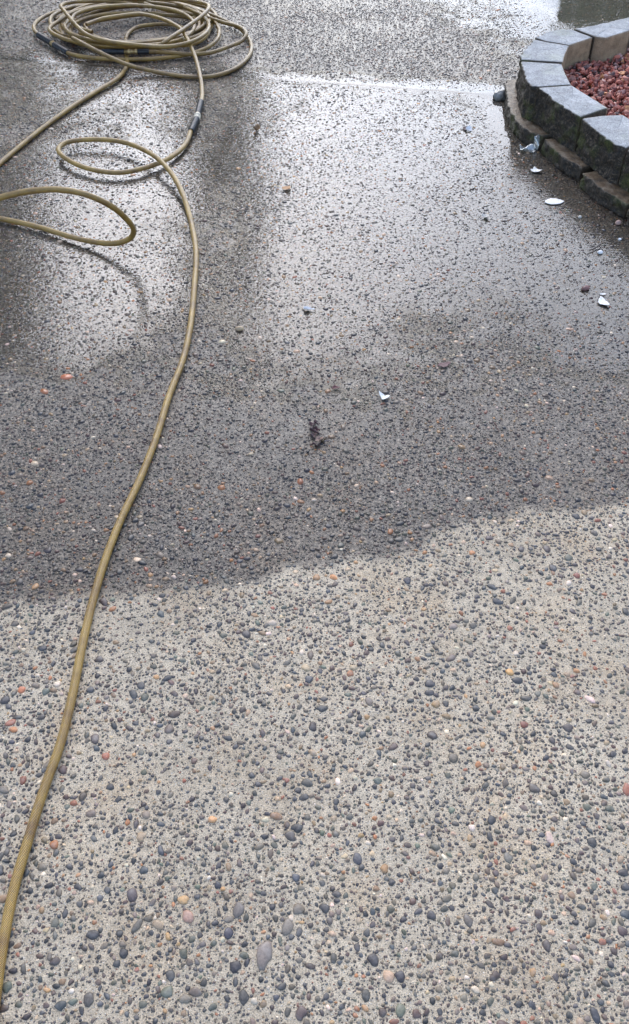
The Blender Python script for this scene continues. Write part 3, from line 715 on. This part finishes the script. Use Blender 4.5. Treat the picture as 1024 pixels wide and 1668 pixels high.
lump('pebble', 1009, 391, (.006, .005, .004), (.7, .68, .66), 'small white pebble at the right edge below the wall', 'stone', .1)
# two-tone chip
o = flake('leaf_scrap', 763, 212, .012, .012, 1.2, (.75, .72, .7), 'white chip with dark underside standing near the joint puddle', 'leaf', curl=.6, jag=.1, point=False)
o.rotation_euler = (.5, .1, .3)
flake('leaf_scrap', 757, 212, .007, .016, .25, (.05, .02, .02), 'dark maroon chip touching the white chip', 'leaf', curl=.3, jag=.1)
# twig
def twig(px0, py0, px1, py1, r, label, col=(.03, .02, .018), parent=None, name='twig', zz=.008):
    a, b = np.array(U(px0, py0, zz)), np.array(U(px1, py1, zz*.6)); t = np.linspace(0, 1, 14)
    C = a[None]*(1-t[:, None])+b[None]*t[:, None]; L = np.linalg.norm(b-a)
    for i, q in enumerate(t): C[i] += np.array([mnoise.noise(Vector((q*3, px0, 0))), mnoise.noise(Vector((q*3, py0, 5))), .4*mnoise.noise(Vector((q*3, 9, 9)))])*L*.12
    o = tube(name, C, r*(1-.5*t)*(1+.15*np.sin(t*20)), m_simple('twig bark', col, .6, 200, .4), parent, 8)
    if parent is None: tag(o, label, 'twig')
    return o
twig(978, 399, 960, 409, .0024, 'short black twig lying right of the shiny wet patch')
twig(806, 688, 813, 704, .0020, 'thin reddish brown stem on the right half of the wet concrete', (.10, .05, .035))
# clump of dark debris in the middle
dl = empty('leaf_debris', U(515, 703)); tag(dl, 'dark brown curled clump of wet leaf and twig debris near the centre', 'leaf debris')
for k, (a, b, w, c_) in enumerate([((506, 700), (512, 686), .0042, (.05, .025, .025)), ((512, 685), (519, 692), .0034, (.06, .03, .03)), ((510, 700), (519, 706), .0040, (.05, .015, .015)), ((506, 707), (514, 716), .003, (.04, .02, .02)),
                               ((514, 727), (525, 716), .0042, (.035, .018, .012)), ((524, 719), (530, 713), .0028, (.08, .05, .02)), ((528, 719), (538, 717), .0016, (.12, .1, .1)), ((509, 722), (522, 726), .003, (.05, .02, .02))]):
    twig(*a, *b, w, '', c_, dl, 'twig', .007)
for (px, py, L, W, rot, c_) in [(509, 694, .010, .006, .9, (.09, .045, .045)), (515, 703, .009, .006, .2, (.07, .03, .03)), (519, 719, .010, .007, .7, (.30, .2, .15)), (512, 712, .008, .005, 1.5, (.12, .07, .06))]:
    f = flake('leaf_fragment', px, py, L, W, rot, c_, 'debris leaf %d' % px, 'leaf', curl=.9, jag=.3)
    for q in ('label', 'category'): del f[q]
    f.parent = dl; f.matrix_parent_inverse = Matrix.Translation(-Vector(dl.location))
lump('pebble', 501, 737, (.004, .004, .003), (.01, .01, .01), 'tiny black crumb below the leaf debris', 'stone')
# stone at the foot of the wall
r = lump('rock', 813, 161, (.027, .025, .024), (.22, .205, .18), 'smooth grey rounded rock where the joint meets the wall', 'rock', .2, .3, .22, -.008, sub=4, nscale=1.1)
# clear plastic scrap
t = NT('clear plastic'); gl = t.n('BsdfGlossy', Roughness=.08); tr = t.n('BsdfTransparent'); tr.inputs[0].default_value = (.86, .88, .86, 1); df = t.n('BsdfDiffuse'); df.inputs[0].default_value = (.7, .7, .67, 1)
m1 = t.n('MixShader'); m1.inputs[0].default_value = .25; t.t.links.new(tr.outputs[0], m1.inputs[1]); t.t.links.new(gl.outputs[0], m1.inputs[2])
m2 = t.n('MixShader'); m2.inputs[0].default_value = .22; t.t.links.new(m1.outputs[0], m2.inputs[1]); t.t.links.new(df.outputs[0], m2.inputs[2]); t.t.links.new(m2.outputs[0], t.out.inputs['Surface'])
MAT['clear'] = t.m
def sheet(pts_fn, nu, nv, name, parent):
    V = []; F = []
    for s_ in (0, 1):
        for a in range(nu):
            for b in range(nv):
                p = Vector(pts_fn(a/(nu-1), b/(nv-1))); V.append(p+Vector((.0009*s_, .0009*s_, .0012*s_)))
    h = nu*nv
    for s_ in (0, 1):
        for a in range(nu-1):
            for b in range(nv-1):
                q = (a*nv+b, (a+1)*nv+b, (a+1)*nv+b+1, a*nv+b+1); q = tuple(i_+h*s_ for i_ in q); F.append(q if s_ else q[::-1])
    per = [a*nv for a in range(nu)]+[(nu-1)*nv+b for b in range(1, nv)]+[a*nv+nv-1 for a in range(nu-2, -1, -1)]+[b for b in range(nv-2, 0, -1)]
    for a, b in zip(per, per[1:]+per[:1]): F.append((a, b, b+h, a+h))
    me = bpy.data.meshes.new(name); me.from_pydata(V, [], F); me.polygons.foreach_set('use_smooth', [True]*len(F)); me.update()
    return link(name, me, MAT['clear'], parent)
pb_ = empty('plastic_scrap', U(868, 240)); tag(pb_, 'crumpled clear plastic scrap with an upright flap leaning on the lower wall course', 'plastic scrap')
A0, A1 = Vector(U(869, 244, .004)), Vector(U(875, 245, .004)); B0_, B1_ = Vector(U(870, 221, .050)), Vector(U(880, 221, .050))
sheet(lambda u, v: (A0.lerp(A1, u)).lerp(B0_.lerp(B1_, u), v)+Vector((0, .006*math.sin(v*5+u*3), 0)), 6, 10, 'flap', pb_)
C0 = Vector(U(858, 243, .005))
sheet(lambda u, v: C0+Vector(((u-.5)*.052, (v-.5)*.05, .007*math.sin(u*6+v*3)+.006*math.cos(v*8))), 14, 14, 'crumpled_film', pb_)

# ------------------------------------------------------------------ what the wet ground mirrors: trees and a fence beyond the picture
def tree(name, x, y, h, rad, label, cat, seed, leaves=9000, trunk_r=.16, base=.18):
    rnd = np.random.default_rng(seed); root = empty(name, (x, y, -.05)); tag(root, label, cat, 'trees beyond the driveway')
    t = np.linspace(0, 1, 24); C = np.stack([x+.12*np.sin(t*4+seed), y+.1*np.cos(t*3+seed), -.1+t*h*.93], 1)
    tube('trunk', C, trunk_r*(1-.85*t), MAT['bark'], root, 12)
    n = leaves; zf = base+(1-base)*rnd.random(n)**.8; a = rnd.uniform(0, 6.283, n)
    env = rad*(1-zf)**.7*1.25*(1+.3*np.sin(zf*38+seed)+.25*np.sin(3*a+zf*9)); rr = env*np.sqrt(rnd.uniform(.15, 1, n))
    ctr = np.stack([x+rr*np.cos(a), y+rr*np.sin(a), zf*h-.15*rr], 1)
    s = rnd.uniform(.07, .17, n)[:, None, None]; base_q = np.array([(-1, -.4, 0), (0, -.55, .1), (1.2, 0, -.1), (0, .55, .1)])
    q = base_q[None]+rnd.normal(0, .22, (n, 4, 3)); ax = rnd.normal(0, 1, (n, 3, 3)); Q, _ = np.linalg.qr(ax)
    V = (np.einsum('nij,nkj->nki', Q, q*s)+ctr[:, None]).reshape(-1, 3)
    F = np.arange(n*4).reshape(-1, 4)
    link('crown', np_mesh('crown', V, F, False), MAT['leafgreen'], root)
tree('conifer_tree', -4.0, 8.0, 6.6, 1.7, 'tall dark evergreen beyond the left side of the driveway', 'tree', 3, base=.03)
tree('conifer_tree', -5.6, 6.4, 8.0, 1.9, 'bushy evergreen at the far left of the driveway', 'tree', 5)
tree('conifer_tree', -1.15, 11.5, 7.5, .55, 'slim evergreen standing straight ahead beyond the driveway', 'tree', 9, 2600, .12, .1)
tree('conifer_tree', 4.3, 8.6, 3.0, 1.2, 'low broad evergreen beyond the planter', 'tree', 12, 3600, .12, .05)
fence = empty('board_fence', (5, 9.6, -.05)); tag(fence, 'weathered brown board fence beyond the planter', 'fence')
bm = bmesh.new()
for k in range(34):
    hgt = 1.85+random.uniform(-.01, .01); m_ = Matrix.Translation((2.35+k*.15, 9.6, hgt/2-.05))@Matrix.Diagonal((.143, .02, hgt, 1)); bmesh.ops.create_cube(bm, size=1, matrix=m_)
me = bpy.data.meshes.new('board_panel'); bm.to_mesh(me); bm.free(); link('board_panel', me, MAT['fence'], fence)
for k in range(4):
    bm = bmesh.new(); bmesh.ops.create_cube(bm, size=1, matrix=Matrix.Translation((2.6+k*1.65, 9.66, .85))@Matrix.Diagonal((.09, .09, 1.9, 1)))
    me = bpy.data.meshes.new('post'); bm.to_mesh(me); bm.free(); link('post', me, MAT['fence'], fence)
